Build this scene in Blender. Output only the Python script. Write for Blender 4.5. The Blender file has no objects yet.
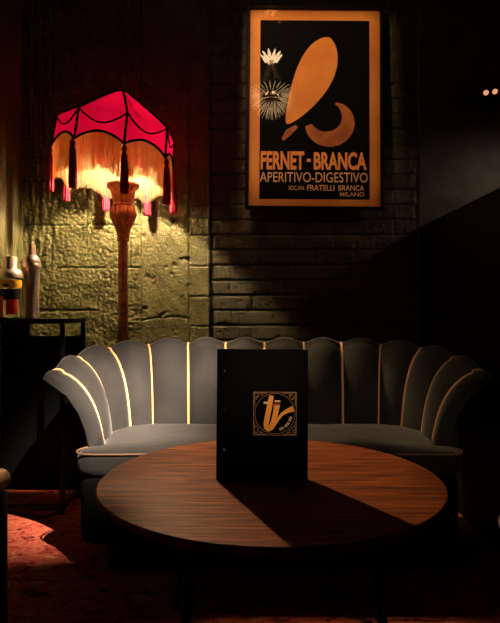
import bpy, bmesh, math, random
from math import sin, cos, pi, sqrt, radians
from mathutils import Vector, Matrix, noise
random.seed(7)
PW_P,PW_A,PW_B=165,90,4600
scene = bpy.context.scene
COL = scene.collection
F = 560.0; CX = 250.0; CY = 311.5; CZ = 0.93
def W(px, py, D): return Vector(((px-CX)/F*D, D, CZ-(py-CY)/F*D))

# ---------------------------------------------------------------- materials
def mat(name, color=(.5,.5,.5), rough=.5, metal=0, spec=.5, sheen=0, trans=0, ior=1.45, emis=None, es=0, coat=0):
    m = bpy.data.materials.new(name); m.use_nodes = True
    b = m.node_tree.nodes['Principled BSDF']
    b.inputs['Base Color'].default_value = (*color, 1)
    b.inputs['Roughness'].default_value = rough
    b.inputs['Metallic'].default_value = metal
    b.inputs['Specular IOR Level'].default_value = spec
    b.inputs['Sheen Weight'].default_value = sheen
    b.inputs['Sheen Roughness'].default_value = .35
    b.inputs['Transmission Weight'].default_value = trans
    b.inputs['IOR'].default_value = ior
    b.inputs['Coat Weight'].default_value = coat
    if emis:
        b.inputs['Emission Color'].default_value = (*emis, 1)
        b.inputs['Emission Strength'].default_value = es
    return m
def N(m, t, **kw):
    n = m.node_tree.nodes.new(t)
    for k, v in kw.items():
        if k in n.inputs.keys(): n.inputs[k].default_value = v
        else: setattr(n, k, v)
    return n
def L(m, a, b): m.node_tree.links.new(a, b)
def bsdf(m): return m.node_tree.nodes['Principled BSDF']
def coords(m, scale=(1,1,1), rot=(0,0,0)):
    tc = N(m, 'ShaderNodeTexCoord'); mp = N(m, 'ShaderNodeMapping')
    mp.inputs['Scale'].default_value = scale; mp.inputs['Rotation'].default_value = rot
    L(m, tc.outputs['Object'], mp.inputs['Vector']); return mp.outputs['Vector']
def noisevar(m, c1, c2, scale, cscale=(1,1,1), detail=6, lo=.35, hi=.65, rot=(0,0,0), third=None):
    v = coords(m, cscale, rot)
    n = N(m, 'ShaderNodeTexNoise'); n.inputs['Scale'].default_value = scale; n.inputs['Detail'].default_value = detail
    L(m, v, n.inputs['Vector'])
    r = N(m, 'ShaderNodeValToRGB')
    r.color_ramp.elements[0].position = lo; r.color_ramp.elements[0].color = (*c1, 1)
    r.color_ramp.elements[1].position = hi; r.color_ramp.elements[1].color = (*c2, 1)
    if third:
        e = r.color_ramp.elements.new((lo+hi)/2); e.color = (*third, 1)
    L(m, n.outputs['Fac'], r.inputs['Fac']); L(m, r.outputs['Color'], bsdf(m).inputs['Base Color'])
    return v, n
def bump(m, v, scale, strength, dist, detail=6):
    n = N(m, 'ShaderNodeTexNoise'); n.inputs['Scale'].default_value = scale; n.inputs['Detail'].default_value = detail
    L(m, v, n.inputs['Vector'])
    b = N(m, 'ShaderNodeBump'); b.inputs['Strength'].default_value = strength; b.inputs['Distance'].default_value = dist
    L(m, n.outputs['Fac'], b.inputs['Height']); L(m, b.outputs['Normal'], bsdf(m).inputs['Normal'])

M = {}
m = M['paint'] = mat('olive_paint', rough=.38, spec=.5)
v, n = noisevar(m, (.070,.067,.022), (.130,.122,.046), 9); bump(m, v, 110, .9, .006)
m = M['brickpaint'] = mat('dark_olive_paint', rough=.42, spec=.45)
v, n = noisevar(m, (.044,.040,.026), (.080,.072,.044), 8); bump(m, v, 120, .5, .004)
m = M['curtainpaint'] = mat('ribbed_green_paint', rough=.5)
v, n = noisevar(m, (.07,.066,.016), (.11,.10,.03), 4); bump(m, v, 80, .3, .003)
m = M['blackwall'] = mat('black_panel', (.003,.003,.003), rough=.7, spec=.1)
m = M['ceil'] = mat('dark_ceiling', (.02,.018,.016), rough=.8, spec=.2)
# carpet
m = M['carpet'] = mat('worn_red_carpet', rough=.95, spec=.1)
v = coords(m, (1,1.6,1))
n1 = N(m, 'ShaderNodeTexNoise'); n1.inputs['Scale'].default_value = 16; n1.inputs['Detail'].default_value = 8; n1.inputs['Distortion'].default_value = 1.2
L(m, v, n1.inputs['Vector'])
r = N(m, 'ShaderNodeValToRGB'); cr = r.color_ramp
cr.elements[0].position = .33; cr.elements[0].color = (.05,.015,.012,1)
cr.elements[1].position = .68; cr.elements[1].color = (.52,.25,.10,1)
for p, c in ((.44,(.34,.045,.032)), (.52,(.46,.12,.055)), (.58,(.30,.04,.03))):
    e = cr.elements.new(p); e.color = (*c,1)
L(m, n1.outputs['Fac'], r.inputs['Fac']); L(m, r.outputs['Color'], bsdf(m).inputs['Base Color'])
bump(m, v, 220, .9, .01)
# velvet
m = M['velvet'] = mat('grey_velvet', rough=.8, spec=.15, sheen=.35)
v, n = noisevar(m, (.0165,.0156,.0140), (.030,.0282,.0255), 3.5, detail=4); bump(m, v, 14, .25, .01, 3)
bsdf(m).inputs['Sheen Tint'].default_value = (.8,.8,.75,1)
M['piping'] = mat('tan_piping', (.80,.42,.17), rough=.5, spec=.2)
M['dullpiping'] = mat('brown_piping', (.16,.09,.045), rough=.45)
M['basecloth'] = mat('black_base_cloth', (.004,.004,.004), rough=.9, spec=.05)
M['plinth'] = mat('black_plinth', (.012,.012,.012), rough=.5)
# wood
m = M['wood'] = mat('walnut_veneer', rough=.55, spec=.1)
v, n = noisevar(m, (.105,.023,.0065), (.40,.112,.032), 4.5, (1.2,22,1), 9, .34, .66, third=(.235,.058,.016))
n.inputs['Distortion'].default_value = .6
bump(m, coords(m, (1.5,40,1)), 6, .18, .002)
M['black'] = mat('black_metal', (.004,.004,.004), rough=.5, spec=.2)
M['cover'] = mat('black_leatherette', (.0018,.0018,.002), rough=.6, spec=.05)
bump(M['cover'], coords(M['cover']), 400, .2, .001)
M['steel'] = mat('studs', (.55,.55,.55), rough=.25, metal=1)
M['paper'] = mat('cream_pages', (.7,.62,.48), rough=.8)
M['logo_orange'] = mat('logo_orange', (.92,.36,.05), rough=.5)
M['logo_cream'] = mat('logo_cream', (.78,.62,.45), rough=.5)
M['logo_red'] = mat('logo_red', (.5,.04,.02), rough=.5)
M['logo_brown'] = mat('logo_brown', (.30,.17,.09), rough=.5)
M['sticker'] = mat('black_sticker', (.0015,.0015,.002), rough=.6, spec=.05)
M['frame'] = mat('gloss_black_frame', (.008,.008,.008), rough=.18, coat=.4)
m = M['posterorange'] = mat('poster_orange', rough=.55)
noisevar(m, (.72,.23,.035), (.86,.33,.06), 5, detail=3)
m = M['posterrust'] = mat('poster_rust', rough=.55); noisevar(m, (.30,.075,.018), (.55,.16,.03), 8, detail=4)
M['posterblack'] = mat('poster_black', (.0025,.0022,.002), rough=.7, spec=.08)
M['postertext'] = mat('poster_text_orange', (.85,.30,.07), rough=.6)
M['postercream'] = mat('poster_text_cream', (.80,.42,.22), rough=.6)
# thin glass pane for the poster
m = bpy.data.materials.new('picture_glass'); m.use_nodes = True; nt = m.node_tree
for q in list(nt.nodes):
    if q.type != 'OUTPUT_MATERIAL': nt.nodes.remove(q)
out = [q for q in nt.nodes if q.type == 'OUTPUT_MATERIAL'][0]
tr = nt.nodes.new('ShaderNodeBsdfTransparent'); gl = nt.nodes.new('ShaderNodeBsdfGlossy'); gl.inputs['Roughness'].default_value = .004
lw = nt.nodes.new('ShaderNodeLayerWeight'); lw.inputs['Blend'].default_value = .5
pw = nt.nodes.new('ShaderNodeMath'); pw.operation = 'POWER'; pw.inputs[1].default_value = 5; nt.links.new(lw.outputs['Facing'], pw.inputs[0])
fr = nt.nodes.new('ShaderNodeMath'); fr.operation = 'MULTIPLY_ADD'; fr.inputs[1].default_value = .9; fr.inputs[2].default_value = .09; nt.links.new(pw.outputs[0], fr.inputs[0])
mx = nt.nodes.new('ShaderNodeMixShader')
nt.links.new(fr.outputs[0], mx.inputs[0]); nt.links.new(tr.outputs[0], mx.inputs[1]); nt.links.new(gl.outputs[0], mx.inputs[2]); nt.links.new(mx.outputs[0], out.inputs[0])
M['pane'] = m
M['glass'] = mat('clear_glass', (.95,.93,.9), rough=.03, trans=1, ior=1.3)
M['crystal'] = mat('cut_crystal', (1,.97,.93), rough=.02, trans=.75, ior=1.5, emis=(1,.72,.42), es=.05)  # faint emission put into the crystal for its glitter
m = M['copper'] = mat('steel_shaker', rough=.33, metal=.85); noisevar(m, (.72,.55,.46), (.90,.74,.64), 6)
M['print_yellow'] = mat('yellow_print', (.85,.45,.03), rough=.45)
M['print_red'] = mat('red_print', (.75,.03,.025), rough=.45)
M['print_black'] = mat('black_print', (.01,.01,.01), rough=.45)
m = M['torch'] = mat('antique_copper_wood', rough=.42, metal=.1)
v, n = noisevar(m, (.28,.085,.035), (.62,.24,.10), 40); bump(m, v, 60, .6, .004)
M['brass'] = mat('brass', (.75,.45,.2), rough=.25, metal=1)
M['bulb'] = mat('warm_bulb', (1,.8,.5), emis=(1,.72,.40), es=1)
M['tinybulb'] = mat('tiny_bulb', (1,.8,.5), emis=(1,.42,.20), es=1.2)
M['leatherwood'] = mat('tan_wood_arm', (.45,.22,.12), rough=.4)
M['trim'] = mat('black_braid', (.006,.004,.004), rough=.8, spec=.1)
M['cord'] = mat('black_rubber', (.012,.010,.010), rough=.6)
def cloth(name, col, tcol, tfac, transp=0):
    m = bpy.data.materials.new(name); m.use_nodes = True; nt = m.node_tree
    for q in list(nt.nodes):
        if q.type != 'OUTPUT_MATERIAL': nt.nodes.remove(q)
    out = [q for q in nt.nodes if q.type == 'OUTPUT_MATERIAL'][0]
    d = nt.nodes.new('ShaderNodeBsdfDiffuse'); d.inputs[0].default_value = (*col,1)
    t = nt.nodes.new('ShaderNodeBsdfTranslucent'); t.inputs[0].default_value = (*tcol,1)
    x = nt.nodes.new('ShaderNodeMixShader'); x.inputs[0].default_value = tfac
    nt.links.new(d.outputs[0], x.inputs[1]); nt.links.new(t.outputs[0], x.inputs[2]); nt.links.new(x.outputs[0], out.inputs[0])
    return m, d, t
M['shade'] = cloth('crimson_shade_cloth', (.07,.001,.006), (.038,.0002,.0043), .5)[0]
m, d, t = cloth('gold_fringe', (.80,.42,.16), (.85,.42,.12), .70)
M['fringe'] = m
tc = m.node_tree.nodes.new('ShaderNodeTexCoord'); mp = m.node_tree.nodes.new('ShaderNodeMapping'); mp.inputs['Scale'].default_value = (60,60,1.5)
nn = m.node_tree.nodes.new('ShaderNodeTexNoise'); nn.inputs['Scale'].default_value = 2
rr = m.node_tree.nodes.new('ShaderNodeValToRGB')
rr.color_ramp.elements[0].position=.35; rr.color_ramp.elements[0].color=(.92,.50,.24,1)
rr.color_ramp.elements[1].position=.6; rr.color_ramp.elements[1].color=(.97,.76,.50,1)
L(m, tc.outputs['Object'], mp.inputs[0]); L(m, mp.outputs[0], nn.inputs['Vector']); L(m, nn.outputs['Fac'], rr.inputs[0])
mm = m.node_tree.nodes.new('ShaderNodeVectorMath'); mm.operation='SCALE'; mm.inputs['Scale'].default_value=.28; L(m, rr.outputs[0], mm.inputs[0]); L(m, mm.outputs[0], d.inputs[0]); L(m, rr.outputs[0], t.inputs[0])
M['tassel'] = mat('maroon_tassel', (.30,.02,.045), rough=.8, spec=.1)

# ---------------------------------------------------------------- mesh helpers
class MB:
    def __init__(s): s.v=[]; s.f=[]
    def grid(s, rows, closed_u=False, closed_v=False):
        b = len(s.v); nr=len(rows); nc=len(rows[0])
        for r in rows: s.v += [tuple(p) for p in r]
        for i in range(nr if closed_v else nr-1):
            for j in range(nc if closed_u else nc-1):
                i2=(i+1)%nr; j2=(j+1)%nc
                s.f.append((b+i*nc+j, b+i*nc+j2, b+i2*nc+j2, b+i2*nc+j))
        return s
    def box(s, x0,y0,z0,x1,y1,z1, bev=0):
        if bev<=0:
            b=len(s.v)
            s.v += [(x0,y0,z0),(x1,y0,z0),(x1,y1,z0),(x0,y1,z0),(x0,y0,z1),(x1,y0,z1),(x1,y1,z1),(x0,y1,z1)]
            s.f += [tuple(b+i for i in q) for q in ((0,3,2,1),(4,5,6,7),(0,1,5,4),(1,2,6,5),(2,3,7,6),(3,0,4,7))]
        else:
            bm=bmesh.new(); bmesh.ops.create_cube(bm,size=1)
            for q in bm.verts: q.co=Vector(((x0+x1)/2+q.co.x*(x1-x0),(y0+y1)/2+q.co.y*(y1-y0),(z0+z1)/2+q.co.z*(z1-z0)))
            bmesh.ops.bevel(bm,geom=bm.edges[:],offset=bev,segments=2,affect='EDGES',profile=.6)
            s.bm(bm)
        return s
    def bm(s, bm):
        b=len(s.v); bm.verts.index_update()
        s.v += [tuple(q.co) for q in bm.verts]; s.f += [tuple(b+q.index for q in f.verts) for f in bm.faces]; bm.free()
    def lathe(s, prof, c=(0,0,0), n=32, rfun=None):
        rows=[]
        for r,z in prof:
            rows.append([(c[0]+r*(rfun(a,z) if rfun else 1)*cos(a), c[1]+r*(rfun(a,z) if rfun else 1)*sin(a), c[2]+z) for a in [2*pi*i/n for i in range(n)]])
        s.grid(rows, closed_u=True)
        b=len(s.v)-n; 
        if prof[-1][0]>1e-5: s.f.append(tuple(range(b,b+n)))
        b0=len(s.v)-n*len(prof)
        if prof[0][0]>1e-5: s.f.append(tuple(reversed(range(b0,b0+n))))
        return s
    def tube(s, pts, r, n=8, cap=True, flat=None):
        pts=[Vector(p) for p in pts]; rows=[]; up=Vector((0,0,1)); prev=None
        for i,p in enumerate(pts):
            t=(pts[min(i+1,len(pts)-1)]-pts[max(i-1,0)]).normalized()
            if prev is None:
                a=t.cross(up)
                if a.length<.01: a=t.cross(Vector((1,0,0)))
                a.normalize()
            else:
                a=(prev-t*prev.dot(t)); a.normalize()
            prev=a; b=t.cross(a); rr=r(i/(len(pts)-1)) if callable(r) else r
            rows.append([p+(a*cos(2*pi*k/n)+b*sin(2*pi*k/n))*rr for k in range(n)])
        s.grid(rows, closed_u=True)
        if cap:
            b0=len(s.v)-n*len(rows); s.f.append(tuple(reversed(range(b0,b0+n)))); s.f.append(tuple(range(len(s.v)-n,len(s.v))))
        return s
    def ball(s, c, r, n=12, sc=(1,1,1)):
        rows=[]
        for i in range(n//2+1):
            th=pi*i/(n//2); rad=max(sin(th),1e-4)
            rows.append([(c[0]+r*sc[0]*rad*cos(2*pi*k/n),c[1]+r*sc[1]*rad*sin(2*pi*k/n),c[2]-r*sc[2]*cos(th)) for k in range(n)])
        return s.grid(rows, closed_u=True)
    def prism(s, poly, y0, y1):      # polygon in (x,z) extruded along y (y0 front)
        b=len(s.v); n=len(poly)
        s.v += [(x,y0,z) for x,z in poly]+[(x,y1,z) for x,z in poly]
        s.f.append(tuple(b+i for i in range(n))); s.f.append(tuple(b+n+i for i in reversed(range(n))))
        for i in range(n): s.f.append((b+i, b+(i+1)%n, b+n+(i+1)%n, b+n+i))
        return s
    def build(s, name, mt, parent=None, smooth=True, sub=0, angle=40, loc=None):
        me=bpy.data.meshes.new(name); me.from_pydata(s.v,[],s.f)
        bm=bmesh.new(); bm.from_mesh(me); bmesh.ops.remove_doubles(bm,verts=bm.verts,dist=1e-6)
        bmesh.ops.recalc_face_normals(bm,faces=bm.faces)
        for e in bm.edges:
            if len(e.link_faces)==2 and e.calc_face_angle(0)>radians(angle): e.smooth=False
        for f in bm.faces: f.smooth=smooth
        bm.to_mesh(me); bm.free()
        me.materials.append(mt)
        o=bpy.data.objects.new(name,me); COL.objects.link(o)
        if parent: o.parent=parent
        if loc: o.location=loc
        if sub:
            md=o.modifiers.new('sub','SUBSURF'); md.levels=sub; md.render_levels=sub
        return o
def tag(o, label=None, cat=None, group=None, kind=None):
    if label: o['label']=label
    if cat: o['category']=cat
    if group: o['group']=group
    if kind: o['kind']=kind
    return o
def empty(name, loc=(0,0,0), rot=(0,0,0)):
    o=bpy.data.objects.new(name,None); COL.objects.link(o); o.location=loc; o.rotation_euler=rot; o.empty_display_size=.05; return o
def text_part(name, body, x0, x1, z0, z1, y, mt, parent, bold=0.0, depth=.0006):
    cu=bpy.data.curves.new(name,'FONT'); cu.body=body; cu.size=1; cu.offset=bold; cu.extrude=.01; cu.resolution_u=4
    t=bpy.data.objects.new(name,cu); COL.objects.link(t)
    dg=bpy.context.evaluated_depsgraph_get(); me=bpy.data.meshes.new_from_object(t.evaluated_get(dg))
    bpy.data.objects.remove(t)
    xs=[q.co.x for q in me.vertices]; ys=[q.co.y for q in me.vertices]; a,b,c,d=min(xs),max(xs),min(ys),max(ys)
    for q in me.vertices:
        x=x0+(q.co.x-a)/(b-a)*(x1-x0); z=z0+(q.co.y-c)/(d-c)*(z1-z0); yy=y-(depth if q.co.z>0 else 0)
        q.co=(x,yy,z)
    me.materials.clear(); me.materials.append(mt)
    o=bpy.data.objects.new(name,me); COL.objects.link(o); o.parent=parent; return o

# ---------------------------------------------------------------- setting
WY=3.22; XL=-1.31
XP0=(141-CX)/F*WY; XP1=(190-CX)/F*WY; XP2=(210-CX)/F*WY; XB=(418-CX)/F*WY
def smst(a,b,x):
    t=max(0,min(1,(x-a)/(b-a))); return t*t*(3-2*t)
def groove(d, w): return 1-smst(w*.45, w, abs(d))
def nz(x,z,s,o=0): return noise.noise(Vector((x*s+o,z*s-o,o*1.7)))
def wall_h(x,z):
    wob=.006*nz(x,z,9,3)
    if x<XP0:
        h=.0065*nz(x,z,70,1)+.005*nz(x,z,120,2)+.006*nz(x,z,12,5)
        row=(z-.936)/.245; k=math.floor(row); d=min(row-k,1-(row-k))*.245
        if nz(x,z,6,9)>-.25: h-=.010*groove(d+wob, .007)
        bx=(x+.94+(.2 if k%2 else 0))/.45; dx=min(bx-math.floor(bx),1-(bx-math.floor(bx)))*.45
        if k>=1: h-=.007*groove(dx+wob,.007)
        # drips in the corner
        c=smst(-1.03,-1.2,x)*smst(1.1,1.25,z)
        h+=c*.012*nz(x*7,z*.8,9,4)
        h-=.012*groove(x-XP0+.004+wob*.4,.01)
        return h
    if x<XP1:
        h=.016+.0035*noise.noise(Vector(((x+z*.7)*22,(z-x*.4)*7,2)))+.0024*nz(x,z,75,4)
        pit=nz(x,z,28,11)
        if pit>.42: h-=(pit-.42)*.05
        h-=.010*groove(z-.885-.03*nz(x,z,8,2),.006)
        h-=.010*groove(x-XP1+wob*.6,.006)
        h*=smst(XP0-.002,XP0+.006,x)
        return h
    if x<XP2:
        h=.012+.003*nz(x*3,z*.5,25,6)+.002*nz(x,z,80,4)
        r=(z-.93)/.1736; h-=.006*groove((r-math.floor(r)-.5)*.1736+wob,.006)
        h+=.006*math.exp(-((x-XP2+.008+.3*wob)/.006)**2)*(nz(x,z,18,8)+.6)
        return h
    if x<XB:
        r=(z-1.458+.25*wob)/.0868; k=math.floor(r); dz=min(r-k,1-(r-k))*.0868
        bx=(x-XP2-.02*nz(0,k,7.7,1))/.236+(.5 if k%2 else 0); kx=math.floor(bx); dx=min(bx-kx,1-(bx-kx))*.236
        dep=.45+.55*smst(-.3,.25,nz(x,z,3.2,20+k%3))
        h=.0035*nz(kx*3.1,k*2.3,.77,3)+.0014*nz(x,z,60,4)+.002*noise.noise(Vector((x*90,z*9,1)))
        if nz(x,z,40,14)>.4: h-=.004
        h-=.013*dep*groove(dz+wob*.35,.008)
        h-=.007*dep*smst(-.05,.2,nz(x,z,4,31))*groove(dx+wob*.3,.006)
        h-=.01*groove(x-XB+.006,.006)
        h-=.006*groove(x-XP2-.002,.005)
        return h
    return .004+.002*nz(x,z,12,4)+.0012*nz(x,z,70,3)
def lin(a,b,st):
    n=max(1,int(round((b-a)/st))); return [a+(b-a)*i/n for i in range(n)]
xs=lin(XL,XP2,.0062)+lin(XP2,XB+.03,.0068)+lin(XB+.03,1.75,.012)+lin(1.75,3.2,.1)+[3.2]
zs=lin(0,.68,.06)+lin(.68,2.25,.0052)+lin(2.25,2.75,.012)+lin(2.75,3.42,.08)+[3.42]
def wallpart(xa,xb):
    X=[x for x in xs if xa-1e-6<=x<=xb+1e-6]
    mb=MB(); mb.grid([[(x,WY-wall_h(x,z)+.0,z) for x in X] for z in zs]); return mb
# one wall mesh, two paints by material slot
mb=wallpart(XL,3.2)
me=bpy.data.meshes.new('wall_back'); me.from_pydata(mb.v,[],mb.f)
me.materials.append(M['paint']); me.materials.append(M['brickpaint'])
for p in me.polygons:
    p.use_smooth=True
    p.material_index = 1 if p.center.x>XP2 else 0
me.update()
wb=bpy.data.objects.new('wall_back',me); COL.objects.link(wb); tag(wb,kind='structure')
wb2=MB().box(XL-.1,WY+.03,0,3.3,WY+.13,3.42).build('wall_back_core',M['blackwall'],wb)

# left wall, vertical ribs
rows=[]
ys=lin(-1.2,2.3,.2)+lin(2.3,WY,.006)+[WY]
def ribx(y): return XL+.012*abs(sin((y-WY)*pi/.045))*(1 if y>2.29 else 0)
for z in (0,.8,1.6,2.4,3.42): rows.append([(ribx(y)+.003*nz(y,z,10,2),y,z) for y in ys])
mb=MB().grid(rows); mb.box(XL-.12,-1.2,0,XL-.02,WY+.1,3.42)
tag(mb.build('wall_left',M['curtainpaint']),kind='structure')
tag(MB().box(3.2,-1.2,0,3.3,WY+.1,3.42).build('wall_right',M['blackwall']),kind='structure')
tag(MB().box(XL-.1,-1.3,0,3.3,-1.2,3.42).build('wall_front',M['blackwall']),kind='structure')
tag(MB().box(XL-.1,-1.3,-.05,3.3,WY+.1,0).build('floor',M['carpet']),kind='structure')
mb=MB().box(XL-.1,-1.3,3.42,3.3,WY+.1,3.5)
tag(mb.build('ceiling',M['ceil']),kind='structure')
# half-height partition right of the sofa
ph=CZ+83.5/F*WY
tag(MB().box(.966,.9,0,1.05,WY-.012,ph,.004).build('wall_partition',M['blackwall']),kind='structure')

# ---------------------------------------------------------------- sofa
SX=.07
ST=[(.187,2.67,.775),(.366,2.67,.775),(.55,2.655,.768),(.711,2.585,.757),(.80,2.43,.729),(.80,2.19,.700),(.800,2.09,.690)]
SB=[(.173,2.50),(.345,2.50),(.505,2.497),(.592,2.457),(.648,2.35),(.640,2.20),(.600,2.08)]
ZS=.40
left=[((-x,y),(-a,b,c)) for (x,y),(a,b,c) in zip(SB,ST)][::-1]
seams=left+[((0,2.50),(0,2.67,.775))]+[((x,y),(a,b,c)) for (x,y),(a,b,c) in zip(SB,ST)]
sofa=empty('channel_back_sofa',(SX,2.3,0)); O=Vector((SX,2.3,0))
tag(sofa,'grey velvet scalloped channel-back sofa with tan piping against the wall','sofa')
def smooth_interp(u, key):   # catmull over seam index for smooth outline
    i=int(min(len(key)-2,max(0,math.floor(u)))); t=u-i
    p=[Vector(key[max(0,min(len(key)-1,i+k))]) for k in (-1,0,1,2)]
    return .5*((2*p[1])+(-p[0]+p[2])*t+(2*p[0]-5*p[1]+4*p[2]-p[3])*t*t+(-p[0]+3*p[1]-3*p[2]+p[3])*t**3)
KB=[(b[0],b[1],0) for b,t in seams]; KT=[t for b,t in seams]
def sofa_ring(u, bul, arch):
    B=smooth_interp(u,KB); T=smooth_interp(u,KT)
    d=Vector((T.x-B.x,T.y-B.y,0)); 
    e=.01
    tg=(smooth_interp(min(u+e,14),KT)-smooth_interp(max(u-e,0),KT)); tg.z=0; tg.normalize()
    nrm=Vector((-tg.y,tg.x,0))      # outward
    if nrm.dot(Vector((B.x,B.y-2.0,0)))<0: nrm=-nrm
    topz=T.z-.0+arch*.032; pts=[]
    n=16
    for k in range(n+1):
        v=k/n; fl=.30*v+.70*v**3.2
        z=ZS-.08+(topz-.012-ZS+.08)*(1-(1-v)**1.25)
        p=B+d*fl; p.z=z
        p-=nrm*(bul*.030*(.35+.65*sin(pi*min(1,v*.9+.1))**.5))
        pts.append(p)
    tip=pts[-1].copy()
    for a in (25,60,100,140,175):
        ra=radians(a); r=.014
        pts.append(tip+nrm*(r*1.6*(1-cos(ra)))+Vector((0,0,1))*(r*.9*sin(ra)))
    # outer shell comes back in under the flare
    last=pts[-1]
    for k in range(1,9):
        v=k/8; w_=1-v; zz=last.z-(last.z-.16)*v; vv=max(0,1-(1-min(1,max(0,(zz-ZS+.08)/(topz-.012-ZS+.08))))**(1/1.25)); fl=.30*vv+.70*vv**3.2
        p=B+d*fl+nrm*.052; p.z=zz
        pts.append(p)
    return [p+Vector((SX,0,0))-O for p in pts]
nseg=12
for i in range(14):
    rows=[]
    for k in range(nseg+1):
        u=k/nseg; s=sin(pi*u)**.6 if 0<u<1 else 0
        rows.append(sofa_ring(i+u, s*(.35 if i in (0,13) else 1), sin(pi*u)*(.4 if i in (0,13) else 1)))
    mb=MB().grid(rows)
    for row in (rows[0],rows[-1]):
        if (i==0 and row is rows[0]) or (i==13 and row is rows[-1]):
            b=len(mb.v); mb.v+= [tuple(p) for p in row]
            n=17; m_=len(row)
            # close arm front: pair inner with outer
            inn=list(range(n)); outr=list(range(m_-1,n-1,-1))
            L1=len(inn); L2=len(outr)
            for q in range(L1-1):
                a=b+inn[q]; c=b+inn[q+1]; x=b+outr[min(L2-1,int(q*(L2-1)/(L1-1)))]; y=b+outr[min(L2-1,int((q+1)*(L2-1)/(L1-1)))]
                mb.f.append((a,c,y,x) if x!=y else (a,c,y))
    mb.build('back_channel',M['velvet'],sofa,angle=60)
for i in range(1,14):
    ring=sofa_ring(i,0,0)
    pts=[]
    for q,p in enumerate(ring[3:22]): 
        g=p.copy()
        pts.append(g)
    # push slightly towards the sitter so the cord sits proud
    Bc=Vector(KB[i]); inw=Vector((SX*0-Bc.x*.25,-1 if abs(Bc.x)<.5 else -.15-.0,0)).normalized()
    if abs(Bc.x)>=.5: inw=Vector((-math.copysign(1,Bc.x),-.35,0)).normalized()
    if abs(abs(Bc.x)-.592)<.01: inw=Vector((-math.copysign(.7,Bc.x),-.7,0)).normalized()
    pts=[p+inw*.005 if q<14 else p+Vector((0,0,.003)) for q,p in enumerate(pts)]
    MB().tube(pts,.0052,8).build('piping',M['piping'],sofa)
# seat outline
inner=[Vector((b[0]*1.02,b[1]+.02,0)) for b,t in seams]
front=[]
HW=.70
fr_pts=[(.660,2.10),(.685,2.07),(.695,2.03),(.67,1.99),(.60,1.978),(.40,1.985),(.2,1.99),(0,1.99)]
outline=[(-x,y) for x,y in fr_pts[::-1]][::1]
poly=[(p.x,p.y) for p in inner]            # left front -> back -> right front
poly=poly+[(x,y) for x,y in fr_pts]+[(-x,y) for x,y in fr_pts[::-1][1:]]
def dens(poly,n=3):
    out=[]; m_=len(poly)
    for i in range(m_):
        p=[Vector(poly[(i+k)%m_]) for k in (-1,0,1,2)]
        for j in range(n):
            t=j/n
            out.append(.5*((2*p[1])+(-p[0]+p[2])*t+(2*p[0]-5*p[1]+4*p[2]-p[3])*t*t+(-p[0]+3*p[1]-3*p[2]+p[3])*t**3))
    return out
op=dens(poly)
cen=Vector((0,2.24))
def seat_mesh(z0,z1,rad,dome,scale=1.0):
    mb=MB(); rows=[]
    prof=[(rad,z0),(rad*.3,z0+rad*.3),(0,z0+rad),(0,z1-rad),(rad*.3,z1-rad*.3),(rad,z1),(.05,z1+dome*.2),(.12,z1+dome*.6)]
    for ins,z in prof:
        row=[]
        for p in op:
            d=(p-cen); q=cen+d*max(0,(1-ins/max(d.length,.2)))*scale
            row.append((q.x,q.y-2.3,z))
        rows.append(row)
    for sc in (.6,.3,.02):
        rows.append([( (x)*sc, (y+2.3-cen.y)*sc+cen.y-2.3, z1+dome*(1-.25*sc)) for x,y,z in rows[7]])
    mb.grid(rows,closed_u=True); b=0; mb.f.append(tuple(reversed(range(len(op))))); return mb
cush=seat_mesh(.345,.428,.022,.012).build('seat_cushion',M['velvet'],sofa,angle=70)
MB().tube([(p.x*1.003,(p.y-cen.y)*1.003+cen.y-2.3,.424) for p in op+[op[0]]],.0036,6,cap=False).build('seat_piping',M['dullpiping'],cush)
seat_mesh(.10,.345,.03,0,.985).build('seat_base',M['basecloth'],sofa,angle=70)
seat_mesh(.0,.145,.01,0,.86).build('plinth',M['plinth'],sofa,angle=70)

# ---------------------------------------------------------------- coffee table
TX,TY,TZ,TR=.055,1.525,.48,.458
tab=empty('coffee_table',(TX,TY,0)); tag(tab,'round walnut coffee table with dark legs in front of the sofa','table')
MB().lathe([(.0001,TZ-.024),(TR-.012,TZ-.024),(TR-.002,TZ-.016),(TR,TZ-.010),(TR,TZ-.003),(TR-.003,TZ),(.0001,TZ)],n=128).build('table_top',M['wood'],tab,angle=30)
mb=MB().lathe([(.30,TZ-.06),(.30,TZ-.0245),(.285,TZ-.0245),(.285,TZ-.06)],n=48); mb.build('apron',M['black'],tab)
for k in range(4):
    a=pi/4+.12+k*pi/2
    MB().tube([(.29*cos(a),.29*sin(a),TZ-.03),(.36*cos(a),.36*sin(a),0)],lambda t:.014-.004*t,12).build('leg',M['black'],tab)

# ---------------------------------------------------------------- menu
MY=1.495; mw=.2415; mh=.349
men=empty('menu_book',((262.5-CX)/F*MY,MY,TZ),(radians(-1.2),radians(.4),radians(1)))
tag(men,'black menu book with round gold emblem standing upright on the walnut table','menu')
MB().box(-mw/2,-.0025,0,mw/2,.0025,mh,.002).build('front_cover',M['cover'],men)
mb=MB().box(-mw/2+.012,.003,.006,mw/2-.006,.011,mh-.006); mb.build('pages',M['paper'],men)
MB().box(-mw/2,.0115,0,mw/2,.0165,mh,.002).build('back_cover',M['cover'],men)
MB().box(-mw/2-.003,-.0025,0,-mw/2+.001,.0165,mh,.0015).build('spine',M['cover'],men)
for z in (.29,.187,.082):
    mb=MB().lathe([(.0035,0),(.0035,.0015),(.002,.0028),(.0001,.003)],n=12)
    o=mb.build('binding_screw',M['steel'],men,loc=(-mw/2+.018,-.0025,z)); o.rotation_euler=(pi/2,0,0)
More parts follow.
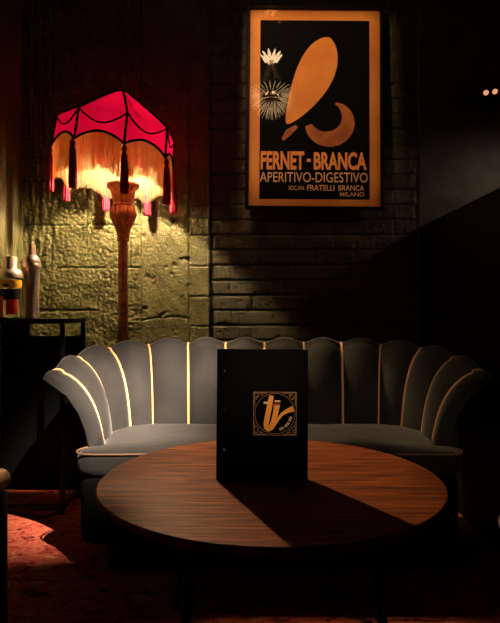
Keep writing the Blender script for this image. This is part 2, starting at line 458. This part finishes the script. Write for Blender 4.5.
# emblem: sticker 43 px
ss=.1155; ex=(274.5-262.5)/F*MY; ez=(478-411.5)/F*MY
stk=MB().box(-ss/2,-.0004,-ss/2,ss/2,.0002,ss/2).build('emblem',M['sticker'],men,loc=(ex,-.0028,ez))
def E(x,y): return ((x-248)/450*ss, (252-y)/450*ss)
def ribbon(pts, ws, y0=-.0011,y1=-.0005):
    P=[Vector(E(*p)) for p in pts]; ws=[w/450*ss/2 for w in ws]; Lf=[];Rt=[]
    for i,p in enumerate(P):
        t=(P[min(i+1,len(P)-1)]-P[max(i-1,0)]).normalized(); n_=Vector((-t.y,t.x)); Lf.append(p+n_*ws[i]); Rt.append(p-n_*ws[i])
    mb=MB(); 
    mb.grid([[(q.x,y0,q.y) for q in Lf],[(q.x,y0,q.y) for q in Rt],[(q.x,y1,q.y) for q in Rt],[(q.x,y1,q.y) for q in Lf]],closed_v=True)
    return mb
def join(a,b):
    n=len(a.v); a.v+=b.v; a.f+=[tuple(n+i for i in f) for f in b.f]; return a
g=ribbon([(212,66),(203,110),(186,200),(166,300),(157,360),(160,395),(182,412),(208,398),(226,362),(243,300),(258,230),(268,160)],[44,52,54,54,54,54,56,56,54,52,54,62])
join(g,ribbon([(205,425),(240,380),(280,310),(325,255),(380,222),(440,200)],[8,22,30,32,42,62],-.00115,-.0005))
g.build('emblem_letters',M['logo_orange'],stk,smooth=False)
g=ribbon([(130,141),(175,141)],[22,22],-.0012); join(g,ribbon([(245,124),(303,124)],[18,18],-.0012)); join(g,ribbon([(250,178),(300,178)],[8,8],-.0012)); g.build('emblem_crossbar',M['logo_cream'],stk,smooth=False)
ribbon([(222,158),(300,158)],[20,20],-.00125).build('emblem_red_bar',M['logo_red'],stk,smooth=False)
# ring
mb=MB(); R=.0545
mb.grid([[((R+dr)*cos(a),y,(R+dr)*sin(a)) for a in [2*pi*i/64 for i in range(64)]] for dr,y in ((0,-.001),(-.0011,-.001),(-.0011,-.0004),(0,-.0004))],closed_u=True,closed_v=True)
mb.build('emblem_ring',M['logo_brown'],stk,smooth=False)
mb=MB(); st=ss/22
for i in range(22):
    for j in range(22):
        x=-ss/2+(i+.5)*st; z=-ss/2+(j+.5)*st
        if math.hypot(x,z)>R+.004 and max(abs(x),abs(z))<ss/2-.001 and ((i*3+j*5)%7<4 or min(i,21-i)<1 or min(j,21-j)<1):
            mb.box(x-st*.38,-.0009,z-st*.32,x+st*.38,-.0004,z+st*.32)
for (x0,z0,x1,z1) in ((-ss/2,-ss/2,ss/2,-ss/2+.0012),(-ss/2,ss/2-.0012,ss/2,ss/2),(-ss/2,-ss/2,-ss/2+.0012,ss/2),(ss/2-.0012,-ss/2,ss/2,ss/2)): mb.box(x0,-.0009,z0,x1,-.0004,z1)
mb.build('emblem_corner_ornament',M['logo_brown'],stk,smooth=False)
mb=MB()
for k in range(15):   # small worn lettering round the lower right of the ring
    a=radians(-72+k*4.2); r0=.0405; r1=.0475
    if k in (4,10): continue
    for da in ((-.018,.018) if k%2 else (-.02,0,.02)):
        p0=Vector((r0*cos(a+da),r0*sin(a+da))); p1=Vector((r1*cos(a+da*.3),r1*sin(a+da*.3))); t=(p1-p0).normalized(); n_=Vector((-t.y,t.x))*.0005
        mb.prism([tuple(p0-n_),tuple(p0+n_),tuple(p1+n_),tuple(p1-n_)],-.001,-.0004)
mb.build('emblem_small_lettering',M['logo_cream'],stk,smooth=False)

# ---------------------------------------------------------------- poster
PD=3.165
pos=empty('framed_poster',((314.3-CX)/F*PD,PD,CZ+(CY-108)/F*PD),(radians(-2.6),radians(.45),0))
tag(pos,'tall black-framed orange and black aperitif advertisement on the brick wall','poster')
k_=PD/F
def PX(px): return (px-314.5)*k_
def PZ(py): return (108-py)*k_
fw,fh=.388,.583
mb=MB(); t_=.020
prof=[(0,.0),(0,-.018),(.004,-.022),(t_-.004,-.022),(t_,-.016),(t_,0)]
rows=[]
for ins,y in prof: rows.append([(sx*(fw-ins),y,sz*(fh-ins)) for sx,sz in ((-1,-1),(1,-1),(1,1),(-1,1))])
mb.grid(rows,closed_u=True,closed_v=True); mb.build('frame',M['frame'],pos,smooth=False)
MB().box(-fw+.01,-.004,-fh+.01,fw-.01,.002,fh-.01).build('backing_board',M['posterblack'],pos)
MB().box(-fw+t_-.003,-.0065,-fh+t_-.003,fw-t_+.003,-.0045,fh-t_+.003).build('print_sheet',M['posterorange'],pos)
MB().box(PX(260),-.0072,PZ(200.5),PX(369.5),-.0066,PZ(19)).build('print_panel',M['posterblack'],pos)
def leaf(cx,cy,L_,w,ang,pw=1.0,skew=0,n=40):
    pts=[]
    for i in range(n):
        a=2*pi*i/n; u=cos(a); v=sin(a)
        x=u*L_/2; y=v*w/2*(1-.35*u)*(abs(sin(a))**(pw-1) if pw>1 else 1)
        y+=skew*(u*u)
        pts.append((cx+(x*cos(ang)-y*sin(ang)),cy+(x*sin(ang)+y*cos(ang))))
    return pts
def shape(name,pts,mt,y=-.0078): MB().prism([(PX(a),PZ(b)) for a,b in pts],y,-.0070).build(name,mt,pos,smooth=False)
# plain generic stand-in artwork: tilted leaf form and a curled band
shape('art_leaf_shape',leaf(311,82,98,36,radians(-64.5+180),1.25,3),M['posterorange'])
def band(pts,ws):
    P=[Vector(p) for p in pts]; A=[];B=[]
    for i,p in enumerate(P):
        t=(P[min(i+1,len(P)-1)]-P[max(i-1,0)]).normalized(); n_=Vector((-t.y,t.x)); A.append(p+n_*ws[i]/2); B.append(p-n_*ws[i]/2)
    mb=MB(); f=lambda q,y:(PX(q.x),y,PZ(q.y))
    mb.grid([[f(q,-.0078) for q in A],[f(q,-.0078) for q in B],[f(q,-.0070) for q in B],[f(q,-.0070) for q in A]],closed_v=True); return mb
arc=[(328+20*cos(a),121+19*sin(a)) for a in [radians(d) for d in range(165,-75,-8)]]
band(arc,[3+13*sin(pi*min(1,(i+2)/len(arc)))**.8 for i in range(len(arc))]).build('art_curl_shape',M['posterrust'],pos,smooth=False)
band([(283,141),(289,133),(297,127)],[3,7,3]).build('art_sprig_shape',M['posterrust'],pos,smooth=False)
text_part('lettering_fernet','FERNET',PX(261.2),PX(304.5),PZ(171),PZ(152.5),-.0072,M['postertext'],pos,.035)
text_part('lettering_hyphen','-',PX(307),PX(311),PZ(163),PZ(160),-.0072,M['postertext'],pos,.02)
text_part('lettering_branca','BRANCA',PX(314),PX(366.5),PZ(171),PZ(153),-.0072,M['postertext'],pos,.035)
text_part('lettering_aperitivo_digestivo','APERITIVO-DIGESTIVO',PX(260.5),PX(367.5),PZ(183.5),PZ(173.5),-.0072,M['postercream'],pos,.0)
text_part('lettering_societa','SOC.AN.',PX(289),PX(305),PZ(191.3),PZ(187.2),-.0072,M['postercream'],pos,.0)
text_part('lettering_fratelli','FRATELLI',PX(307.5),PX(334.5),PZ(191.8),PZ(186.2),-.0072,M['postercream'],pos,.01)
text_part('lettering_branca','BRANCA',PX(338.5),PX(364),PZ(191.8),PZ(186.2),-.0072,M['postercream'],pos,.01)
text_part('lettering_milano','MILANO',PX(340),PX(364),PZ(197.6),PZ(193.2),-.0072,M['postercream'],pos,.01)
MB().box(-fw+t_-.002,-.0125,-fh+t_-.002,fw-t_+.002,-.0115,fh-t_+.002).build('glass_pane',M['pane'],pos)

# ---------------------------------------------------------------- floor lamp
LY=2.86; LX=(123-CX)/F*LY
lamp=empty('floor_lamp',(LX,LY,0)); tag(lamp,'tall floor lamp with torch stem, crimson domed shade and gold fringe behind the sofa','lamp')
MB().lathe([(.135,0),(.14,.012),(.13,.025),(.06,.04),(.03,.06),(.022,.09),(.03,.11),(.02,.13)],n=32).build('base',M['torch'],lamp)
def zpy(py): return CZ+(CY-py)/F*LY
pz=zpy(240)
MB().lathe([(.02,.12),(.0235,.14),(.0235,pz-.35),(.0235,pz-.01),(.03,pz-.005),(.03,pz+.01)],n=24,rfun=lambda a,z:1+.04*cos(8*a+z*30)).build('pole',M['torch'],lamp)
z0=zpy(240); z1=zpy(216); z2=zpy(207); z3=zpy(190); z4=zpy(184)
MB().lathe([(.022,z0),(.028,z0+.02),(.038,z0+.06),(.050,z1-.035),(.061,z1-.01),(.067,z1+.008),(.063,z2-.018),(.055,z2)],n=72,rfun=lambda a,z:1+.05*cos(18*a)).build('fluted_collar',M['torch'],lamp)
cup=MB().lathe([(.050,z2),(.054,z2+.01),(.047,z2+.018),(.055,z3-.03),(.064,z3),(.078,z3+.010),(.082,z4-.008),(.078,z4),(.066,z4-.004),(.04,z4-.05)],n=56,rfun=lambda a,z:1+.025*cos(14*a)).build('torch_cup',M['torch'],lamp)
mb=MB().tube([(.012,-.062,z2+.02),(.014,-.088,z2+.05),(.028,-.09,z3-.01),(.03,-.088,z4+.01),(.026,-.085,z4+.035)],lambda t:.012-.003*t+.006*sin(pi*t),10)
mb.ball((.012,-.078,z2+.028),.014,12); mb.build('handle',M['torch'],lamp)
# shade: octagon, tilted
RS=.302; th0=radians(-68)
SC=Vector(((114.5-CX)/F*LY-LX,0,0)); tilt=Matrix.Rotation(radians(6.5),3,'Y')
zc=1.745
LIFT=-.025
def SH(r,a,z):   # local shade coords, tilted about its centre
    p=tilt@Vector((r*cos(a),r*sin(a),z-zc)); return p+Vector((SC.x,SC.y,zc+LIFT))
def octr(a,r):   # radius of a straight sided octagon
    k=((a-th0)%(pi/4))-pi/8; return r*cos(pi/8)/cos(k)
ZSH=1.885; ZAP=2.07
def scal(a): # rim height
    k=((a-th0)%(pi/4))/(pi/4); return 1.735+.050*sin(pi*k)**.75
na=16
angs=[th0+2*pi*i/(8*na) for i in range(8*na)]
rows=[]
for s in (0,.25,.5,.75,1.0):
    rows.append([SH(octr(a,RS*(1.0-.03*s)),a,scal(a)+(ZSH-scal(a))*s) for a in angs])
for s in (.12,.25,.4,.55,.7,.85,1.0):
    rows.append([SH(octr(a,RS*.97*(1-s)+.035*s)-.006*sin(pi*s)*sin(pi*(((a-th0)%(pi/4))/(pi/4))),a,ZSH+(ZAP-ZSH)*(s+.02*sin(pi*s))) for a in angs])
sh=MB().grid(rows,closed_u=True).build('lamp_shade',M['shade'],lamp,angle=20)
br=MB()
for i in range(8):
    a=th0+i*pi/4
    pts=[SH(RS+.002,a,1.735+.0),SH(RS*.97+.003,a,ZSH)]+[SH(RS*.97*(1-s)+.035*s+.003,a,ZSH+(ZAP-ZSH)*(s+.02*sin(pi*s))+.003) for s in (.15,.3,.5,.7,.85,1)]
    br.tube(pts,.0062,6)
    # swag
    sw=[]
    for q in range(13):
        u=q/12; aa=a+u*pi/4; dz=.060*sin(pi*u)**.9
        r=octr(aa,RS*.97+.03*RS*min(1,dz/.15))+.004
        sw.append(SH(r,aa,ZSH+.002-dz))
    br.tube(sw,.0042,6)
    sw=[]
    for q in range(17):
        u=q/16; aa=a+u*pi/4; sw.append(SH(octr(aa,RS)+.003,aa,1.735+.050*sin(pi*u)**.75+.002))
    br.tube(sw,.0058,6)
br.build('black_braid',M['trim'],sh)
fin=SH(0,0,ZAP)
MB().lathe([(.036,-.004),(.036,.004),(.012,.008),(.008,.016),(.013,.024),(.010,.033),(.0001,.038)],c=fin,n=16).build('finial',M['brass'],lamp)
# wire spider and bulb
mb=MB()
for i in range(4):
    a=th0+i*pi/2+.2; mb.tube([SH(0.034,a,ZAP-.012),SH(RS*.96,a,ZSH-.005)],.0025,6)
mb.build('wire_spider',M['brass'],lamp)
BZ=1.745
MB().tube([Vector((0,.02,z4-.06)),Vector((.005,.065,BZ-.08)),Vector((.006,.07,BZ-.020))],.010,12).build('bulb_holder',M['brass'],lamp)
mb=MB().ball((.006,.07,BZ),.018,20,(1,1,1.15)); bulb=mb.build('bulb',M['bulb'],lamp)
# fringe strands
random.seed(3)
fb=MB(); ns=2100
for i in range(ns):
    a=th0+2*pi*(i+random.random()*.6)/ns
    top=SH(octr(a,RS)-.001+random.uniform(-.004,.003),a,scal(a)+.004)
    Lf=.170+random.uniform(-.014,.016); dx,dy=random.uniform(-.004,.004),random.uniform(-.004,.004)
    w=.00125; ta=a+pi/2; ca,sa=cos(a),sin(a)
    rows=[]
    for q in range(3):
        t=q/2; c=top+Vector((dx*t*t,dy*t*t,-Lf*t)); ww=w*(1 if q<2 else .8)
        rows.append([c+Vector((cos(g)*ww,sin(g)*ww,0)) for g in (a,a+2*pi/3,a+4*pi/3)])
    fb.grid(rows,closed_u=True)
tag(fb.build('fringe',M['fringe'],sh,smooth=True),kind='stuff')
for i in range(8):
    a=th0+i*pi/4; top=SH(RS+.010,a,1.735)
    mb=MB().lathe([(.002,.01),(.004,0),(.011,-.012),(.0125,-.024),(.008,-.034),(.013,-.05),(.017,-.12),(.019,-.205),(.017,-.225),(.0001,-.228)],c=top,n=20,rfun=lambda g,z:1+(.10*cos(10*g) if z<-.04 else 0))
    mb.build('tassel',M['tassel'],sh)

# ---------------------------------------------------------------- console table
CF,CB=2.56,2.90; xr=-.85; x0=-1.285; ct=.896
con=empty('console_cabinet',((x0+xr)/2,(CF+CB)/2,0)); tag(con,'low black metal-framed console cabinet at the left wall, holding two shakers','console')
ox,oy=(x0+xr)/2,(CF+CB)/2
def cbox(name,a,b,c,d,e,f,mt=None,bev=.002): return MB().box(a-ox,b-oy,c,d-ox,e-oy,f,bev).build(name,mt or M['black'],con)
cbox('console_top',x0,CF,ct-.022,xr,CB,ct)
t=.02
for (lx,ly) in ((x0,CF),(xr-t,CF),(x0,CB-t),(xr-t,CB-t)): cbox('leg',lx,ly,0,lx+t,ly+t,ct-.0225)
cbox('back_panel',x0+.021,CB-.045,.02,xr-.003,CB-.021,CZ-(336-CY)/F*2.86)
cbox('end_panel',x0+.021,CB-.045,CZ-(336-CY)/F*2.86+.001,-1.13,CB-.021,ct-.0225)
cbox('stretcher',x0+.021,CF,.02,xr-.021,CF+.02,.042); cbox('stretcher',xr-.02,CF+.021,.02,xr,CB-.021,.042)
# glass shaker
gy=2.62; gx=(10-CX)/F*gy
gs=empty('glass_shaker',(gx,gy,ct)); tag(gs,'glass cocktail shaker with yellow and red print, left of the tall metal one','cocktail shaker')
MB().lathe([(.054,0),(.057,.004),(.058,.05),(.058,.19),(.055,.19),(.055,.008),(.0001,.006)],n=40).build('glass_body',M['glass'],gs)
def bandm(r,z0,z1,a0,a1,mt,name):
    n=24; mb=MB(); mb.grid([[(r*cos(radians(a0+(a1-a0)*i/n)),r*sin(radians(a0+(a1-a0)*i/n)),z) for i in range(n+1)] for z in (z0,z1)])
    mb.grid([[((r+.0006)*cos(radians(a0+(a1-a0)*i/n)),(r+.0006)*sin(radians(a0+(a1-a0)*i/n)),z) for i in range(n+1)] for z in (z0,z1)])
    mb.build(name,mt,gs)
bandm(.0586,.142,.180,190,350,M['print_yellow'],'yellow_band')
bandm(.0592,.158,.168,225,240,M['print_black'],'band_mark'); bandm(.0592,.15,.160,262,290,M['print_black'],'band_mark')
bandm(.0586,.09,.138,200,345,M['print_black'],'black_band')
bandm(.0592,.012,.105,205,262,M['print_red'],'red_figure'); bandm(.0592,.02,.09,275,325,M['print_red'],'red_figure')
MB().lathe([(.060,.188),(.060,.205),(.052,.222),(.040,.232),(.0385,.234),(.033,.285),(.031,.29),(.0001,.291)],n=40).build('metal_lid',M['copper'],gs)
sy=2.70; sx_=(31-CX)/F*sy
ms=empty('metal_shaker',(sx_,sy,ct)); tag(ms,'tall polished metal cocktail shaker right of the printed glass one','cocktail shaker')
MB().lathe([(.036,0),(.040,.004),(.037,.02),(.038,.12),(.041,.235),(.043,.240)],n=40).build('shaker_body',M['copper'],ms)
MB().lathe([(.045,.240),(.047,.245),(.047,.262),(.045,.266),(.046,.270),(.040,.290),(.030,.302),(.0295,.304)],n=40).build('strainer',M['copper'],ms)
MB().lathe([(.024,.3045),(.0235,.31),(.021,.35),(.018,.358),(.0001,.36)],n=32).build('cap',M['copper'],ms)

# lamp cord on the floor
pts=[W(75,499,2.68),W(62,508,2.6),W(50,517,2.5),W(35,519,2.48),W(20,514,2.52),W(2,512,2.56)]
key=[Vector((p.x,CZ*F/((q)-CY),.006)) for p,q in zip(pts,(499,508,517,519,514,512))]
key=[Vector(((px-CX)/F*k.y,k.y,.006)) for k,px in zip(key,(75,62,50,35,20,2))]
key=[Vector((-.70,2.84,.006))]+key
cv=[]
for i in range((len(key)-1)*8+1): cv.append(smooth_interp(i/8,key))
tag(MB().tube(cv,.005,8).build('power_cord',M['cord']),'thin black power cord lying across the red carpet under the console','cord')

# ---------------------------------------------------------------- armchair (left edge) and stool (right edge)
ay=1.5; ax=-.735
arm=empty('low_armchair',(ax-.205,ay-.22,0)); tag(arm,'dark low armchair with tan wooden arm, cut off by the left picture edge','armchair')
def ab(name,a,b,c,d,e,f,mt,bev=.004): return MB().box(a,b,c,d,e,f,bev).build(name,mt,arm)
ab('seat',-.23,-.26,.30,.23,.24,.40,M['plinth'],.02)
ab('backrest',-.23,-.32,.30,.23,-.262,.82,M['plinth'],.02)
for sx in (-1,1):
    mb=MB().tube([(sx*.2675,-.30,.497),(sx*.2675,0,.492),(sx*.2675,.19,.486),(sx*.2675,.232,.480)],lambda t:.026,12)
    mb.build('armrest',M['leatherwood'],arm)
    ab('leg',sx*.2675-.0225,.18,0,sx*.2675+.0225,.225,.452,M['plinth'])
    ab('leg',sx*.2675-.0225,-.31,0,sx*.2675+.0225,-.27,.46,M['plinth'])
sty=1.45
sto=empty('round_stool',((554-CX+13)/F*sty,sty,-0)); tag(sto,'black round stool with a polished rim, cut off by the right picture edge','stool')
MB().lathe([(.0001,.40),(.12,.405),(.157,.398),(.160,.385),(.155,.372),(.0001,.372)],n=48).build('seat',M['plinth'],sto)
MB().lathe([(.1585,.352),(.163,.356),(.164,.362),(.163,.368),(.1585,.371),(.14,.371),(.14,.352)],n=64).build('rim',M['copper'],sto)
for k in range(3):
    a=.5+k*2*pi/3; MB().tube([(.12*cos(a),.12*sin(a),.353),(.15*cos(a),.15*sin(a),0)],.011,10).build('leg',M['plinth'],sto)

# ---------------------------------------------------------------- wall sconce with two bulbs (upper right)
sc=empty('twin_wall_light',((491.5-CX)/F*3.1,3.17,CZ+(CY-92.5)/F*3.12)); tag(sc,'small dark wall fixture with two tiny glowing bulbs, upper right','wall light')
MB().box(-.05,-.02,-.025,.05,.04,.03,.006).build('back_plate',M['black'],sc)
for x,z in ((-.024,-.003),(.026,.003)):
    mb=MB().lathe([(.018,0),(.018,.03)],n=16); o=mb.build('socket',M['black'],sc,loc=(x,-.02,z)); o.rotation_euler=(pi/2,0,0)
    MB().ball((x,-.055,z),.0145,14).build('bulb',M['tinybulb'],sc)

# ---------------------------------------------------------------- pendant beyond the partition
PL=Vector((1.95,2.25,1.41+.6*(1.95-.966)))
pen=empty('pendant_lamp',(PL.x,PL.y,PL.z)); tag(pen,'dark dome pendant lamp hanging beyond the partition, right of frame','pendant lamp')
MB().lathe([(.0001,.205),(.048,.2),(.115,.162),(.185,.086),(.20,-.025),(.205,-.025),(.19,.09),(.12,.17),(.05,.21),(.02,.22),(.0001,.22)],n=40).build('lamp_shade',M['black'],pen)
MB().tube([(0,0,.22),(0,0,3.42-PL.z)],.004,8).build('cord',M['cord'],pen)
M['pbulb']=mat('pendant_bulb',emis=(1,.70,.50),es=1)
MB().ball((0,0,0),.035,16).build('bulb',M['pbulb'],pen)

# ---------------------------------------------------------------- crystal chandelier (seen mirrored in the poster glass)
CHX,CHY=.175,1.83
M['chbulb_crown']=mat('chandelier_bulb_crown_glow',emis=(1,.66,.36),es=3)
ch=empty('crystal_chandelier',(CHX,CHY,2.80)); tag(ch,'round crystal chandelier hanging above the coffee table, mirrored in the poster glass','chandelier')
MB().tube([(0,0,.62),(0,0,.30)],.006,8).build('stem',M['brass'],ch)
mb=MB().lathe([(.19,.612),(.20,.619),(.0001,.619)],n=40); 
for k in range(16):
    a=k*pi/8; mb.tube([(.06*cos(a),.06*sin(a),.60),(.13*cos(a+.2),.13*sin(a+.2),.594),(.18*cos(a),.18*sin(a),.60)],.006,6)
mb.build('ceiling_rose',M['brass'],ch)
mb=MB()
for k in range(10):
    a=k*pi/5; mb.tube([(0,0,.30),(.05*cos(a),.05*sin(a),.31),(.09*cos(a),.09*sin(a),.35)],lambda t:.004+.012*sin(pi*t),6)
mb.build('crown',M['chbulb_crown'],ch)  # crown is no lamp; its glow is added through the bulb material
mb=MB()
for k in range(6):
    a=k*pi/3
    for q in range(12):
        t=q/11; mb.ball(((.03+.11*t*t)*cos(a),(.03+.11*t*t)*sin(a),.28-.22*t),.006,6)
mb.build('bead_chain',M['crystal'],ch)
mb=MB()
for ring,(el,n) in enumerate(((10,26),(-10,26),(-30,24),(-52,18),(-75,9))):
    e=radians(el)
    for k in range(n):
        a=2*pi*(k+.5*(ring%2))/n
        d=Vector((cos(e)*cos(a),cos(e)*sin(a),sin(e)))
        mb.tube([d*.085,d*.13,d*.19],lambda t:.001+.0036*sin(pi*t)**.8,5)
M['drop_glow']=mat('crystal_glitter_glow',(1,.9,.7),emis=(1,.62,.30),es=1.5)  # crystal drops are no lamps; their reflected glitter is put in as emission
mb.build('glitter_drops',M['drop_glow'],ch)
for k in range(5):
    a=k*2*pi/5; MB().ball((.045*cos(a),.045*sin(a),0),.016,10).build('bulb',M['chbulb_crown'],ch)
MB().lathe([(.06,-.03),(.065,-.02),(.02,.04),(.01,.30)],n=20).build('frame',M['brass'],ch)

# ---------------------------------------------------------------- added fill lights outside the frame, beams shaped by masks
def masked_fill(name,label,pos,quad,power,color,rad,dist=.15,inset=0):
    pos=Vector(pos); q=[Vector(c) for c in quad]; ctr=sum(q,Vector())/4
    z=(pos-ctr).normalized(); x=Vector((0,0,1)).cross(z).normalized(); y=z.cross(x)
    R3=Matrix((x,y,z)).transposed(); root=empty(name,pos); root.rotation_euler=R3.to_euler(); tag(root,label,'spotlight','added fill lights')
    hole=[]
    for c in q:
        l=R3.transposed()@(c-pos); hole.append((l.x*dist/-l.z,l.y*dist/-l.z))
    H=.13; O_=[(-H,-H),(H,-H),(H,H),(-H,H)]
    hole.sort(key=lambda p: math.atan2(p[1]-sum(h[1] for h in hole)/4,p[0]-sum(h[0] for h in hole)/4))
    hole=[hole[k] for k in range(4)]
    mb=MB(); rows=[[(a,b,-dist) for a,b in O_],[(a,b,-dist) for a,b in hole],[(a,b,-dist-.002) for a,b in hole],[(a,b,-dist-.002) for a,b in O_]]
    mb.grid(rows,closed_u=True,closed_v=True); mb.build('fill_mask',M['black'],root,smooth=False)  # mask plate added to shape the fill beam
    mb=MB(); mb.grid([[(a,b,zz) for a,b in [(p[0]*k,p[1]*k) for p in O_]] for k,zz in ((1,-dist),(1,.06),(.5,.09))],closed_u=True); mb.f.append(tuple(range(len(mb.v)-4,len(mb.v)))); mb.build('fill_mask_box',M['black'],root,smooth=False)
    ld=bpy.data.lights.new('fill_beam','SPOT'); ld.energy=power; ld.color=color; ld.shadow_soft_size=rad; ld.spot_size=radians(100); ld.spot_blend=.2
    lo=bpy.data.objects.new('fill_beam',ld); COL.objects.link(lo); lo.parent=root
    return root
def pc(px,py,D): return W(px,py,D)
masked_fill('added_poster_fill','added unseen fill light aimed at the framed poster',(-.55,1.75,3.25),
  [pc(248,8,3.17),pc(381,8,3.17),pc(383,209,3.17),pc(245,209,3.17)],PW_P,(1,.66,.36),.006)  # added fill, masked to brighten the poster alone
masked_fill('added_front_fill','added unseen fill light behind the viewer aimed at the menu and sofa',(.45,-.95,1.9),
  [(-.95,2.6,.78),(.80,2.6,.78),(.84,2.0,.425),(-.85,2.0,.425)],PW_A,(1,.72,.45),.008)  # added fill, masked to a band across menu and sofa back
masked_fill('added_menu_fill','small added fill light beside the viewer aimed at the menu emblem',(.30,-.6,1.95),
  [(-.09,1.495,.83),(.16,1.495,.83),(.16,1.495,.57),(-.09,1.495,.57)],100,(1,.74,.48),.006)  # added fill to brighten the menu emblem
masked_fill('added_sofa_fill','added unseen fill light aimed at the left end of the sofa',(.75,.35,2.9),
  [(-.74,2.40,.76),(-.12,2.68,.80),(-.25,2.05,.43),(-.76,1.98,.405)],PW_B,(1,.79,.63),.009)  # added fill to lift the left part of the sofa

# ---------------------------------------------------------------- light levels
def setE(m,s): bsdf(m).inputs['Emission Strength'].default_value=s
setE(M['bulb'],10000); setE(M['pbulb'],170); setE(M['chbulb_crown'],6); setE(M['tinybulb'],.8)

w=bpy.data.worlds.new('world'); scene.world=w; w.use_nodes=True
w.node_tree.nodes['Background'].inputs[0].default_value=(0,0,0,1)
cam=bpy.data.cameras.new('camera'); co=bpy.data.objects.new('camera',cam); COL.objects.link(co)
co.location=(0,0,CZ); co.rotation_euler=(pi/2,0,0)
cam.sensor_fit='HORIZONTAL'; cam.sensor_width=36; cam.lens=F/500*36; cam.clip_start=.02
scene.camera=co
scene.view_settings.view_transform='Standard'; scene.view_settings.look='None'
scene.view_settings.exposure=0; scene.view_settings.gamma=1; scene.view_settings.use_curve_mapping=False
